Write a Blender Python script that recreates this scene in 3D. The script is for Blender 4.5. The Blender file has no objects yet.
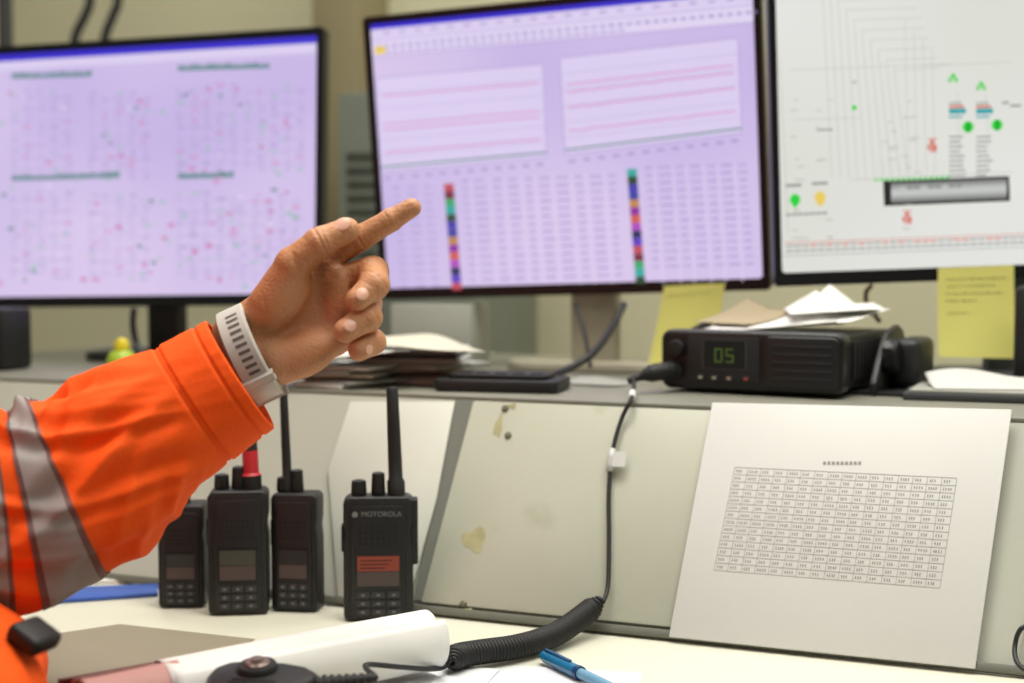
import bpy, bmesh, math, random
import numpy as np
from mathutils import Vector, Matrix, noise
random.seed(7)
SC=bpy.context.scene
COL=SC.collection
SC.view_settings.view_transform='Standard'
# ------------------------------------------------------------ camera
FPX=1400.0
PITCH=math.atan(0.0582)
CAMP=Vector((0,0,1.062))
CR=Matrix.Rotation(math.pi/2-PITCH,3,'X')
cd=bpy.data.cameras.new('camera'); cam=bpy.data.objects.new('camera',cd); COL.objects.link(cam)
cam.matrix_world=Matrix.Translation(CAMP)@CR.to_4x4()
cd.sensor_width=36; cd.lens=FPX/1024*36; cd.clip_start=0.02
cd.dof.use_dof=True; cd.dof.focus_distance=1.07; cd.dof.aperture_fstop=3.4
SC.camera=cam
def W(u,v,d):
    return CAMP+CR@Vector(((u-512)/FPX*d,-(v-341.5)/FPX*d,-d))
def RAY(u,v):
    return CR@Vector(((u-512)/FPX,-(v-341.5)/FPX,-1))
def D(u,v,z=0.75):
    r=RAY(u,v); t=(z-CAMP.z)/r.z
    return CAMP+r*t
def LOC(M,u,v,z=0.0):
    n=(M.to_3x3()@Vector((0,0,1))); o=M@Vector((0,0,z)); r=RAY(u,v)
    t=(o-CAMP).dot(n)/r.dot(n)
    return M.inverted()@(CAMP+r*t)
DESK=0.75; SHELF=0.934
PHI=math.radians(22)
E=Vector((math.cos(PHI),-math.sin(PHI),0)); NV=Vector((-math.sin(PHI),-math.cos(PHI),0))
Q=D(668,640)
# ------------------------------------------------------------ materials
def lin(c): return c/12.92 if c<=0.04045 else ((c+0.055)/1.055)**2.4
def hx(h):
    h=h.lstrip('#'); return tuple(lin(int(h[i:i+2],16)/255) for i in (0,2,4))+(1,)
MC={}
def mat(name,c,rough=0.5,metal=0.0,var=0.06,scale=12,bump=0.0,bscale=150,coat=0,sss=0,emit=0,spec=None,c2=None):
    if name in MC: return MC[name]
    m=bpy.data.materials.new(name); m.use_nodes=True; nt=m.node_tree; N=nt.nodes; L=nt.links
    b=N['Principled BSDF']; col=hx(c)
    tc=N.new('ShaderNodeTexCoord'); nz=N.new('ShaderNodeTexNoise'); nz.inputs['Scale'].default_value=scale; nz.inputs['Detail'].default_value=5
    L.new(tc.outputs['Object'],nz.inputs['Vector'])
    mx=N.new('ShaderNodeMix'); mx.data_type='RGBA'
    mx.inputs[6].default_value=tuple(max(0,x*(1-var*2)) for x in col[:3])+(1,)
    mx.inputs[7].default_value=tuple(min(1,x*(1+var*2)) for x in col[:3])+(1,)
    if c2:
        mx.inputs[6].default_value=col; mx.inputs[7].default_value=hx(c2); nz.inputs['Detail'].default_value=1
        rr=N.new('ShaderNodeMapRange'); rr.inputs[1].default_value=.35; rr.inputs[2].default_value=.65
        L.new(nz.outputs['Fac'],rr.inputs[0]); L.new(rr.outputs[0],mx.inputs[0])
    else: L.new(nz.outputs['Fac'],mx.inputs[0])
    L.new(mx.outputs[2],b.inputs['Base Color'])
    b.inputs['Roughness'].default_value=rough; b.inputs['Metallic'].default_value=metal
    if coat: b.inputs['Coat Weight'].default_value=coat
    if spec is not None: b.inputs['Specular IOR Level'].default_value=spec
    if sss:
        b.inputs['Subsurface Weight'].default_value=sss; b.inputs['Subsurface Radius'].default_value=(1,.35,.2); b.inputs['Subsurface Scale'].default_value=0.006
    if emit:
        L.new(mx.outputs[2],b.inputs['Emission Color']); b.inputs['Emission Strength'].default_value=emit
        for l in list(b.inputs['Base Color'].links): L.remove(l)
        b.inputs['Base Color'].default_value=(0.01,0.01,0.01,1)
    if bump:
        n2=N.new('ShaderNodeTexNoise'); n2.inputs['Scale'].default_value=bscale; n2.inputs['Detail'].default_value=4
        L.new(tc.outputs['Object'],n2.inputs['Vector'])
        bp=N.new('ShaderNodeBump'); bp.inputs['Strength'].default_value=bump; bp.inputs['Distance'].default_value=0.002
        L.new(n2.outputs['Fac'],bp.inputs['Height']); L.new(bp.outputs['Normal'],b.inputs['Normal'])
    MC[name]=m; return m
def glow(name,c,s=1.0,var=0.03,c2=None,scale=4): return mat(name,c,rough=.6,var=var,scale=scale,emit=s,spec=.2,c2=c2)
BLACK=mat('black_plastic','#101011',.5,var=.1,bump=.15,bscale=900)
BLACKG=mat('black_gloss','#0b0b0d',.35,spec=.3)
RUB=mat('black_rubber','#0d0d0e',.6)
DARK=mat('dark_grey_plastic','#242626',.5)
WHITE=mat('white_paper','#e2e1dd',.75,var=.02)
# ------------------------------------------------------------ object helpers
def world(o):
    if o.parent is None: return o.matrix_basis.copy()
    return world(o.parent)@o.matrix_parent_inverse@o.matrix_basis
def par(c,p):
    c.parent=p; c.matrix_parent_inverse=world(p).inverted(); return c
def info(o,label,cat,group=None,kind=None):
    o['label']=label; o['category']=cat
    if group: o['group']=group
    if kind: o['kind']=kind
    return o
def empty(name,M):
    o=bpy.data.objects.new(name,None); o.empty_display_size=.02; COL.objects.link(o); o.matrix_basis=M if isinstance(M,Matrix) else Matrix.Translation(M); return o
def mk(name,verts,faces,mats,M=None,smooth=False,mi=None,parent=None,auto=None):
    me=bpy.data.meshes.new(name); me.from_pydata([tuple(v) for v in verts],[],[tuple(f) for f in faces])
    if not isinstance(mats,(list,tuple)): mats=[mats]
    for m in mats: me.materials.append(m)
    if mi is not None: me.polygons.foreach_set('material_index',mi)
    if smooth: me.polygons.foreach_set('use_smooth',[True]*len(me.polygons))
    me.update()
    o=bpy.data.objects.new(name,me); COL.objects.link(o)
    if M is not None: o.matrix_basis=M
    if parent: par(o,parent)
    if auto: angle(me,auto)
    return o
def angle(me,deg):
    bm=bmesh.new(); bm.from_mesh(me); 
    for f in bm.faces: f.smooth=True
    for e in bm.edges:
        if len(e.link_faces)==2: e.smooth = e.calc_face_angle(0)<math.radians(deg)
    bm.to_mesh(me); bm.free()
def bm_obj(name,bm,mats,M=None,parent=None,auto=35):
    bmesh.ops.recalc_face_normals(bm,faces=bm.faces)
    me=bpy.data.meshes.new(name); bm.to_mesh(me); bm.free()
    if not isinstance(mats,(list,tuple)): mats=[mats]
    for m in mats: me.materials.append(m)
    if auto: angle(me,auto)
    o=bpy.data.objects.new(name,me); COL.objects.link(o)
    if M is not None: o.matrix_basis=M
    if parent: par(o,parent)
    return o
def box(name,c,s,m,M=Matrix(),parent=None,bev=.001,seg=2):
    bm=bmesh.new(); bmesh.ops.create_cube(bm,size=1)
    for v in bm.verts: v.co=Vector((v.co.x*s[0],v.co.y*s[1],v.co.z*s[2]))
    if bev: bmesh.ops.bevel(bm,geom=bm.edges[:],offset=bev,segments=seg,affect='EDGES',profile=.5,clamp_overlap=True)
    return bm_obj(name,bm,m,M@Matrix.Translation(c),parent)
def prism(name,pts,z0,z1,m,M=Matrix(),parent=None,bev=.0005,seg=2):
    bm=bmesh.new(); vs=[bm.verts.new((p[0],p[1],z0)) for p in pts]; f=bm.faces.new(vs)
    r=bmesh.ops.extrude_face_region(bm,geom=[f]); 
    for v in [g for g in r['geom'] if isinstance(g,bmesh.types.BMVert)]: v.co.z=z1
    if bev: 
        bmesh.ops.recalc_face_normals(bm,faces=bm.faces)
        ed=[e for e in bm.edges if e.calc_face_angle(0)>.5]
        bmesh.ops.bevel(bm,geom=ed,offset=bev,segments=seg,affect='EDGES',profile=.5,clamp_overlap=True)
    return bm_obj(name,bm,m,M,parent)
def rrect(x0,y0,x1,y1,r,n=5):
    out=[]
    for cx,cy,a in ((x1-r,y1-r,0),(x0+r,y1-r,90),(x0+r,y0+r,180),(x1-r,y0+r,270)):
        for i in range(n+1):
            t=math.radians(a+90*i/n); out.append((cx+r*math.cos(t),cy+r*math.sin(t)))
    return out
def lathe(name,prof,m,M=Matrix(),parent=None,n=28,ribs=0,ribd=0,mi=None):
    V=[];F=[];MI=[]
    for k,(r,z) in enumerate(prof):
        for i in range(n):
            a=2*math.pi*i/n; rr=r*(1-(ribd if ribs and i%2 else 0)); V.append((rr*math.cos(a),rr*math.sin(a),z))
    for k in range(len(prof)-1):
        for i in range(n):
            j=(i+1)%n; F.append((k*n+i,k*n+j,(k+1)*n+j,(k+1)*n+i)); MI.append(mi[k] if mi else 0)
    F.append(tuple(range(n))[::-1]); F.append(tuple((len(prof)-1)*n+i for i in range(n))); MI+=[0,0]
    return mk(name,V,F,m,M,parent=parent,auto=40,mi=MI)
def catmull(P,n=10):
    P=[Vector(p) for p in P]; P=[2*P[0]-P[1]]+P+[2*P[-1]-P[-2]]; out=[]
    for i in range(1,len(P)-2):
        a,b,c,d=P[i-1:i+3]
        for k in range(n):
            t=k/n; out.append(.5*((2*b)+(c-a)*t+(2*a-5*b+4*c-d)*t*t+(3*b-a-3*c+d)*t**3))
    out.append(P[-2]); return out
def frames(P):
    T=[(P[min(i+1,len(P)-1)]-P[max(i-1,0)]).normalized() for i in range(len(P))]
    up=Vector((0,0,1)) if abs(T[0].z)<.9 else Vector((1,0,0))
    n=(up-T[0]*up.dot(T[0])).normalized(); out=[]
    for t in T:
        n=(n-t*n.dot(t)).normalized(); out.append((t,n,t.cross(n)))
    return out
def tube(name,P,r,m,parent=None,n=10,M=None):
    P=[Vector(p) for p in P]; fr=frames(P); V=[];F=[]
    for i,p in enumerate(P):
        rr=r[i] if isinstance(r,(list,tuple)) else r
        for k in range(n):
            a=2*math.pi*k/n; V.append(p+rr*(math.cos(a)*fr[i][1]+math.sin(a)*fr[i][2]))
    for i in range(len(P)-1):
        for k in range(n):
            j=(k+1)%n; F.append((i*n+k,i*n+j,(i+1)*n+j,(i+1)*n+k))
    F.append(tuple(range(n))[::-1]); F.append(tuple((len(P)-1)*n+i for i in range(n)))
    return mk(name,V,F,m,M,smooth=True,parent=parent)
def yawM(loc,deg): return Matrix.Translation(loc)@Matrix.Rotation(math.radians(deg),4,'Z')
def fullM(o,x,y,z):
    return Matrix(((x[0],y[0],z[0],o[0]),(x[1],y[1],z[1],o[1]),(x[2],y[2],z[2],o[2]),(0,0,0,1)))
class Sheet:
    """flat printed surface: one mesh, several inks"""
    def __init__(s): s.V=[];s.F=[];s.I=[];s.mats=[]
    def mi(s,m):
        if m not in s.mats: s.mats.append(m)
        return s.mats.index(m)
    def poly(s,pts,z,m):
        k=len(s.V); s.V+=[(p[0],p[1],z) for p in pts]; s.F.append(tuple(range(k,k+len(pts)))); s.I.append(s.mi(m))
    def rect(s,x0,y0,x1,y1,z,m):
        x0,x1=sorted((x0,x1)); y0,y1=sorted((y0,y1)); s.poly([(x0,y0),(x1,y0),(x1,y1),(x0,y1)],z,m)
    def line(s,a,b,w,z,m):
        a=Vector(a[:2]);b=Vector(b[:2]); d=(b-a).normalized(); n=Vector((-d.y,d.x))*w/2
        s.poly([a-n,b-n,b+n,a+n],z,m)
    def disc(s,x,y,r,z,m,n=16): s.poly([(x+r*math.cos(2*math.pi*i/n),y+r*math.sin(2*math.pi*i/n)) for i in range(n)],z,m)
    def text(s,t,x,y,size,z,m,rot=0):
        cu=bpy.data.curves.new('t','FONT'); cu.body=t; cu.size=size; cu.align_x='CENTER'; cu.align_y='CENTER'
        ob=bpy.data.objects.new('t',cu); COL.objects.link(ob); bpy.context.view_layer.update()
        me=bpy.data.meshes.new_from_object(ob.evaluated_get(bpy.context.evaluated_depsgraph_get()))
        k=len(s.V); c,sn=math.cos(rot),math.sin(rot)
        s.V+=[(x+c*v.co.x-sn*v.co.y,y+sn*v.co.x+c*v.co.y,z) for v in me.vertices]
        mi=s.mi(m)
        for p in me.polygons: s.F.append(tuple(k+i for i in p.vertices)); s.I.append(mi)
        bpy.data.objects.remove(ob); bpy.data.curves.remove(cu); bpy.data.meshes.remove(me)
    def build(s,name,M,parent=None): return mk(name,s.V,s.F,s.mats,M,mi=s.I,parent=parent)
# ------------------------------------------------------------ room
def struct(o,n): o.name=n; o['kind']='structure'; o['label']=n.replace('_',' ')+' of the control room'; return o
WALLM=mat('cream_wall_paint','#c8c4a6',.8,var=.03,scale=2,bump=.1)
RM=fullM(Vector((0,0,0)),E,-NV,Vector((0,0,1)))
def rbox(n,x0,x1,y0,y1,z0,z1,m,bev=0):
    return box(n,((x0+x1)/2,(y0+y1)/2,(z0+z1)/2),(x1-x0,y1-y0,z1-z0),m,RM,bev=bev)
struct(rbox('w',-3.2,2.6,2.55,2.65,0,2.7,WALLM),'wall_back')
struct(rbox('w',-3.3,-3.2,-1.6,2.65,0,2.7,WALLM),'wall_left')
struct(rbox('w',2.6,2.7,-1.6,2.65,0,2.7,WALLM),'wall_right')
struct(rbox('w',-3.3,2.7,-1.6,2.65,-.05,0,mat('floor_vinyl','#6c6a64',.5,scale=5)),'floor')
struct(rbox('w',-3.3,2.7,-1.6,2.65,2.7,2.75,mat('ceiling_tile','#d0cec6',.9,bump=.3,bscale=60)),'ceiling')
struct(rbox('w',-3.2,2.6,2.535,2.55,0,.1,mat('skirting','#8e8a7a',.6)),'baseboard_back')
def ceil_light(x,y,p,sx=1.2,sy=.6):
    e=empty('ceiling_light',RM@Matrix.Translation((x,y,2.7)))
    info(e,'white recessed fluorescent panel fitted on the ceiling','ceiling light','ceiling light panels')
    box('light_housing',(0,0,-.02),(sx+.06,sy+.06,.04),mat('lamp_white','#f0f0f0',.5),world(e),e,bev=.004)
    box('light_diffuser',(0,0,-.043),(sx,sy,.006),glow('lamp_diffuser','#fff8ea',2),world(e),e,bev=.001)
    ld=bpy.data.lights.new('fluorescent_light','AREA'); ld.shape='RECTANGLE'; ld.size=sx; ld.size_y=sy; ld.energy=p; ld.color=(1,.97,.90)
    lo=bpy.data.objects.new('fluorescent_light',ld); COL.objects.link(lo); lo.matrix_basis=RM@Matrix.Translation((x,y,2.64)); par(lo,e)
ceil_light(-.25,.95,34); ceil_light(1.0,.4,9); ceil_light(-1.1,1.9,12); ceil_light(.9,1.9,9); ceil_light(-1.3,-.5,8)
wd=bpy.data.worlds.new('world'); SC.world=wd; wd.use_nodes=True
wd.node_tree.nodes['Background'].inputs[0].default_value=(1,.98,.94,1); wd.node_tree.nodes['Background'].inputs[1].default_value=.26
def boxpx(name,u0,u1,v0,v1,d,depth,m,bev=.003,yaw=-22,parent=None,zbot=None):
    c=(W(u0,v1,d)+W(u1,v1,d))/2; w=(u1-u0)/FPX*d; top=W(u0,v0,d).z
    if zbot is not None: c.z=zbot
    h=top-c.z; M=yawM(c,yaw)
    o=box(name,(0,depth/2,h/2),(w,depth,h),m,M,parent,bev=bev); return (o,M,w,h)
o=box('w',(0,0,1.35),(.09,.12,2.7),mat('column_paint','#857b5c',.8),yawM((W(352,200,2.5).x,W(352,200,2.5).y,0),-22),bev=.002); struct(o,'trim_1')
# ------------------------------------------------------------ desk + console
DESKM=mat('cream_laminate','#d4d3c2',.35,var=.03,scale=3)
def rc(p): return RM.inverted()@Vector(p)
q=rc(Q); yb=q.y
desk=empty('desk',RM@Matrix.Translation((q.x,yb,0))); info(desk,'long cream laminate control room desk with metal legs','desk')
yf=rc((-.3,.95,0)).y
box('desk_top',((-1.5+1.0)/2,(yf+yb+.70)/2,DESK-.015),(2.5,yb+.70-yf,.03),DESKM,RM,desk,bev=.004)
for sx in (-1.4,.9):
    for sy in (yf+.08,yb+.6):
        box('leg',(sx,sy,.36),(.05,.05,.72),mat('leg_steel','#9a9c9a',.4,.6),RM,desk,bev=.004)
T=.10; H=SHELF-DESK
riser=empty('console_riser',RM@Matrix.Translation((q.x,yb,DESK))); info(riser,'pale metal console riser with slanted front on the desk','console')
CREAM=mat('riser_cream_metal','#b1b2a5',.5,var=.06,scale=6)
XA,XB=-1.35,.85
LIP=.004
pr=[(yb+.002,DESK+.0002),(yb+T,SHELF-LIP),(yb+.66,SHELF-LIP),(yb+.66,DESK+.0002)]
V=[(XA,a,b) for a,b in pr]+[(XB,a,b) for a,b in pr]
mk('riser_body',V,[(3,2,1,0),(4,5,6,7),(0,1,5,4),(1,2,6,5),(2,3,7,6),(3,0,4,7)],CREAM,RM,parent=riser)
box('riser_top',((XA+XB)/2,yb+T+.001+.28,SHELF-LIP/2),(XB-XA,.56,LIP),mat('riser_top_grey','#7b7a6e',.5,var=.14,scale=9),RM,riser,bev=.001)
yup=(Vector((0,0,H))-NV*T).normalized(); PZ=E.cross(yup).normalized()
PM=fullM(Q,E,yup,PZ)
PMI=PM.inverted()
def pp(u,v,z=0.0):
    a=LOC(PM,u,v,z); return (a.x,a.y)
def PV(u,v,off): return PM@LOC(PM,u,v,off)
def stained(name,c,stain,sc=14,thr=.62):
    m=mat(name,c,.4,metal=.0,var=.08,scale=5); nt=m.node_tree;N=nt.nodes;L=nt.links
    b=N['Principled BSDF']; src=b.inputs['Base Color'].links[0].from_socket
    n=N.new('ShaderNodeTexNoise'); n.inputs['Scale'].default_value=sc; n.inputs['Detail'].default_value=6
    tc=[x for x in N if x.type=='TEX_COORD'][0]; L.new(tc.outputs['Object'],n.inputs['Vector'])
    r=N.new('ShaderNodeValToRGB'); r.color_ramp.elements[0].position=thr; r.color_ramp.elements[1].position=thr+.10; r.color_ramp.elements[1].color=(.4,.4,.4,1)
    L.new(n.outputs['Fac'],r.inputs[0]); mx=N.new('ShaderNodeMix'); mx.data_type='RGBA'
    L.new(r.outputs[0],mx.inputs[0]); L.new(src,mx.inputs[6]); mx.inputs[7].default_value=hx(stain); L.new(mx.outputs[2],b.inputs['Base Color']); return m
PLATE=stained('worn_plate_metal','#b5b6a6','#94957c',18,.62)
top_y=math.hypot(H,T)-.004
p0=pp(425,592); p1=pp(476,397)
plate=[(p0[0],.010),(.06,.010),(.09,top_y-.002),(p1[0],top_y-.002)]
prism('access_plate',plate,.0005,.004,PLATE,PM,riser,bev=.0008)
prism('side_plate',[(.27,.008),(.62,.008),(.62,top_y-.003),(.30,top_y-.003)],.0005,.004,stained('side_plate_metal','#9c9d91','#787a6f',14,.58),PM,riser,bev=.0008)
box('kick_rail',((XA+XB)/2-q.x,.0035,.004),(XB-XA,.007,.006),mat('rail_grey','#66675c',.5),PM,riser,bev=.001)
for (u,v) in ((508,435),(463,604),(505,408),(690,612)):
    a=pp(u,v,.005); lathe('screw',[(.0001,.004),(.0034,.004),(.0034,.005),(.0022,.0062),(.0001,.0063)],mat('screw_steel','#6c6a58',.4,.5),PM@Matrix.Translation((a[0],a[1],0)),riser,n=12)
RUST=mat('rust_stain','#a6a07a',.8,var=.2,scale=90)
for (u,v,ru,rv) in ((476,541,14,12),(500,428,5,12),(514,408,5,3),(470,612,5,3)):
    s=Sheet(); a=pp(u,v); pts=[]
    for i in range(18):
        t=2*math.pi*i/18; k=1+.22*math.sin(3*t+u)+.12*math.sin(5*t+v); pts.append((a[0]+ru*k*math.cos(t)*.0008,a[1]+rv*k*math.sin(t)*.0009))
    s.poly(pts,.0043,RUST); s.build('rust_patch',PM,riser)
s=Sheet(); s.poly([pp(414,600),pp(428,601),pp(476,400),pp(456,400)],.001,mat('gap_grey_metal','#6f7168',.6)); s.build('panel_gap',PM,riser)  # flat dark grey strip between the access plate and the plastic board
sh=[pp(340,604),pp(410,602),pp(438,500),pp(456,403),pp(352,403),pp(330,470)]
o=prism('plastic_board',sh,.0022,.0040,mat('white_plastic_board','#cccdc2',.4,var=.03),PM,bev=.0005); info(o,'off-white plastic board leaning on the slanted console front','board')
# printed board
BZ=.0105
bd=[pp(668,640,BZ),pp(975,672,BZ),pp(1012,409,BZ),pp(712,402,BZ)]
bd=[(x,max(y,.0005)) for x,y in bd]
board=empty('printed_board',PM@Matrix.Translation((bd[0][0],bd[0][1],.0075))); info(board,'white printed table sheet on a stiff board leaning on the console','notice board')
prism('board_backing',bd,.0075,BZ-.0003,mat('board_white','#cfcecb',.5,var=.02),PM,board,bev=.0008)
INK=mat('print_ink','#959490',.8)
INKL=mat('print_ink_light','#aaa9a5',.8)
def bl(u,v): return LOC(PM,u,v,BZ)
def bmix(cs,a,b):
    tl,tr,bl_,br=cs; t=Vector(tl)*(1-a)+Vector(tr)*a; w=Vector(bl_)*(1-a)+Vector(br)*a; r=t*(1-b)+w*b; return (r.x,r.y)
cs=[bl(735,467),bl(957,478),bl(714,570),bl(940,588)]
s=Sheet()
NR,NCc=14,16
for i in range(NR+1): s.line(bmix(cs,0,i/NR),bmix(cs,1,i/NR),.0005,BZ,INKL)
for j in range(NCc+1): s.line(bmix(cs,j/NCc,0),bmix(cs,j/NCc,1),.0005,BZ,INKL)
for i in range(NR):
    for j in range(NCc):
        n=random.choice((3,3,4))
        for k in range(n):
            a=(j+.2+.17*k)/NCc
            s.line(bmix(cs,a,(i+.34)/NR),bmix(cs,a+random.uniform(-.002,.002),(i+.68)/NR),.0009,BZ+.0001,INK)
for k in range(9): s.line(bl(823+k*4.4,463)[:2],bl(826+k*4.4,463.1)[:2],.0028,BZ,INK)
s.build('printed_table',PM,board)
# ------------------------------------------------------------ monitors
def fit(corners,h,yaw0=-20):
    C=np.array(corners,float); Ri=np.array(CR.transposed()); cp=np.array(CAMP)
    d0=FPX*h/((C[3,1]-C[0,1]+C[2,1]-C[1,1])/2); c0=W(C[:,0].mean(),C[:,1].mean(),d0)
    x=np.array([c0.x,c0.y,c0.z,math.radians(yaw0),0.,0.,h*1.5])
    def RR(x): return (Matrix.Rotation(x[3],3,'Z')@Matrix.Rotation(math.pi/2+x[4],3,'X')@Matrix.Rotation(x[5],3,'Z'))
    def res(x):
        R=np.array(RR(x)); out=[]
        for (sx,sy),t in zip(((-1,1),(1,1),(1,-1),(-1,-1)),C):
            p=R@np.array([sx*x[6]/2,sy*h/2,0])+x[:3]; q=Ri@(p-cp)
            out+=[512+FPX*q[0]/-q[2]-t[0],341.5-FPX*q[1]/-q[2]-t[1]]
        out.append((x[3]-math.radians(yaw0))*25); out.append(x[4]*20); out.append(x[5]*20); out.append((x[6]-h*1.5)*100)
        return np.array(out)
    lam=1e-2
    for it in range(80):
        r=res(x); J=np.array([(res(x+np.eye(7)[k]*1e-5)-r)/1e-5 for k in range(7)]).T
        st=np.linalg.solve(J.T@J+lam*np.eye(7),-J.T@r)
        if (res(x+st)**2).sum()<(r**2).sum(): x=x+st; lam*=.5
        else: lam*=4
    return Matrix.Translation(x[:3])@RR(x).to_4x4(),x[6]
def monitor(corners,h,label,bez,bz,stand_m,neck_x=0,neck_w=.05,yaw0=-20,bezm=BLACKG):
    M,w=fit(corners,h,yaw0)
    c=M@Vector((neck_x,0,-.05)); bx=Vector((c.x,c.y,SHELF))
    yaw=math.degrees(math.atan2(M[1][0],M[0][0]))
    BM=yawM(bx,yaw); e=empty('monitor',BM); info(e,label,'monitor','row of monitors on the console shelf')
    bm=bmesh.new(); bmesh.ops.create_cube(bm,size=1)
    for v in bm.verts: v.co=Vector((v.co.x*w,v.co.y*h,v.co.z*.02-.01))
    f=[f for f in bm.faces if f.normal.z>.9][0]
    bmesh.ops.bevel(bm,geom=[ed for ed in bm.edges if ed not in f.edges[:]],offset=.003,segments=2,affect='EDGES')
    f=max(bm.faces,key=lambda f:f.calc_center_median().z*1000+f.calc_area())
    bmesh.ops.inset_region(bm,faces=[f],thickness=bez,use_even_offset=True)
    bmesh.ops.translate(bm,verts=f.verts,vec=(0,0,-.002))
    for v in f.verts:
        if v.co.y<0: v.co.y+=bz-bez
    bm_obj('monitor_bezel',bm,bezm,M,e)
    box('back_casing',(0,0,-.032),(w*.8,h*.75,.026),DARK,M,e,bev=.01)
    box('stand_neck',(0,0,(c.z-SHELF)/2),(neck_w,.03,(c.z-SHELF)),stand_m,BM,e,bev=.006)
    prism('stand_base',rrect(-.10,-.06,.10,.06,.04),0.0005,.011,stand_m,BM,e,bev=.002)
    return M,w,e
def px(M,u,v):
    a=LOC(M,u,v,-.0015); return (a.x,a.y)
LAV=glow('screen_lavender','#c5b4e4',1.0,c2='#d8c7ea',scale=3); LAV2=glow('screen_lavender_pale','#dacdee',1.0,.03); LAVW=glow('screen_violet_white','#dfd3f0',1)
LVD=glow('screen_lavender_dark','#ae9dd0',1); BLU=glow('screen_blue_bar','#3326c8',1); TXT=glow('screen_text_purple','#a090c4',1)
TXG=glow('screen_text_green','#5c8a88',1); TXR=glow('screen_text_rose','#cc6ea8',1); PNK=glow('screen_pink','#d983bb',1); GRNL=glow('screen_green_pale','#8fbfb0',1)
TINT=glow('screen_text_faint','#b4a5d6',1)
WSC=glow('screen_white','#d9dad1',1.0,c2='#e2e2de',scale=3); GRY=glow('screen_grey','#8f938e',1); GRL=glow('screen_grey_light','#bcc0b7',1)
GRN=glow('screen_green','#22d03a',1.0); RED=glow('screen_red','#d05545',1); BLK=glow('screen_black','#1c1c1c',1); YEL=glow('screen_yellow','#e8cb5c',1); TEAL=glow('screen_teal','#2fa0a8',1)
Z0,Z1,Z2,Z3=-.0018,-.0015,-.0012,-.0010
def screen_base(s,M,w,h,bez,bz,m):
    s.rect(-w/2+bez,-h/2+bz,w/2-bez,h/2-bez,Z0,m)
# --- left
CA=[(-133,61),(328,24),(319,306),(-133,303)]
M,w,e=monitor(CA,.335,'black-framed flat monitor showing a pale lavender process screen',.010,.013,BLACK,neck_x=.085,neck_w=.045)
s=Sheet(); screen_base(s,M,w,.335,.010,.013,LAV)
hb=.335/2
s.rect(-w/2+.010,hb-.010,w/2-.010,hb-.019,Z1,BLU); s.rect(-w/2+.010,hb-.0195,w/2-.010,hb-.031,Z1,LAV2)
def dash(s,M,u,v,l,t,m,z=Z2):
    a=px(M,u,v); k=1.62/1400; s.rect(a[0],a[1],a[0]+l*k,a[1]+t*k,z,m)
for (u,v,l) in ((12,79,80),(178,71,92),(12,181,108),(178,179,56)):
    for k in range(0,l,4): dash(s,M,u+k,v-k*.03,4.2,random.uniform(4.5,7),TXG)
for (u0,v0) in ((-110,88),(12,88),(90,90),(178,82),(245,82),(-110,190),(12,190),(90,192),(178,190),(240,192)):
    for r in range(15):
        for c in range(5):
            if random.random()<.6:
                dash(s,M,u0+c*13+random.uniform(-2,2),v0+4+r*6,random.uniform(5,11),random.uniform(1,1.8),random.choice((TINT,TINT,LVD,TXR,GRNL,LVD,TXT,LVD)))
    for r in range(7): s.line(px(M,u0,v0+10+r*12),px(M,u0+62,v0+9+r*12),.0006,Z1,LVD)
    for c in range(5): s.line(px(M,u0+c*14,v0+5),px(M,u0+c*14+1,v0+88),.0006,Z1,LVD)
for i in range(120):
    dash(s,M,random.uniform(-120,300),random.uniform(85,290),random.uniform(3,8),random.uniform(2,3.6),random.choice((TXR,TXR,GRNL,GRNL,LAVW,TXG)),Z3)
s.build('display_screen',M,e)
# --- middle
CB=[(364,16),(756,-22),(775,291),(380,299)]
M,w,e=monitor(CB,.335,'black-framed flat monitor showing lavender trend charts, coloured legend strips',.009,.013,mat('beige_stand','#a39e8c',.5),neck_x=.03,neck_w=.055,yaw0=-18); MB,wB,eB=M,w,e
s=Sheet(); screen_base(s,M,w,.335,.009,.013,LAV)
x0,x1=-w/2+.009,w/2-.009
s.rect(x0,hb-.009,x1,hb-.015,Z1,BLU); s.rect(x0,hb-.0155,x1,hb-.028,Z1,LAV2)
s.rect(x0,hb-.028,x1,hb-.046,Z1,LAVW); s.rect(x0,hb-.046,x1,hb-.047,Z2,LVD); s.rect(x0,hb-.028,x1,hb-.0288,Z2,LVD)
for k in range(46): 
    x=x0+.006+k*.0102
    s.rect(x,hb-.0340,x+.006,hb-.0375,Z2,random.choice((LVD,TINT,TINT,TINT)))
    if k%2: s.rect(x,hb-.019,x+.008,hb-.0215,Z2,random.choice((LVD,TINT)))
    if k<30: s.rect(x,hb-.041,x+.007,hb-.0435,Z2,TINT)
s.rect(x0+.004,hb-.035,x0+.018,hb-.044,Z3,YEL)
def quad(s,M,pts,z,m): s.poly([px(M,*p) for p in pts],z,m)
quad(s,M,[(381,172),(547,157),(543,64),(376,78)],Z1,LAV2); quad(s,M,[(565,155),(742,133),(738,38),(560,58)],Z1,LAV2)
def bil(c,a,b): return tuple((c[0][k]*(1-a)+c[1][k]*a)*(1-b)+(c[3][k]*(1-a)+c[2][k]*a)*b for k in (0,1))
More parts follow.
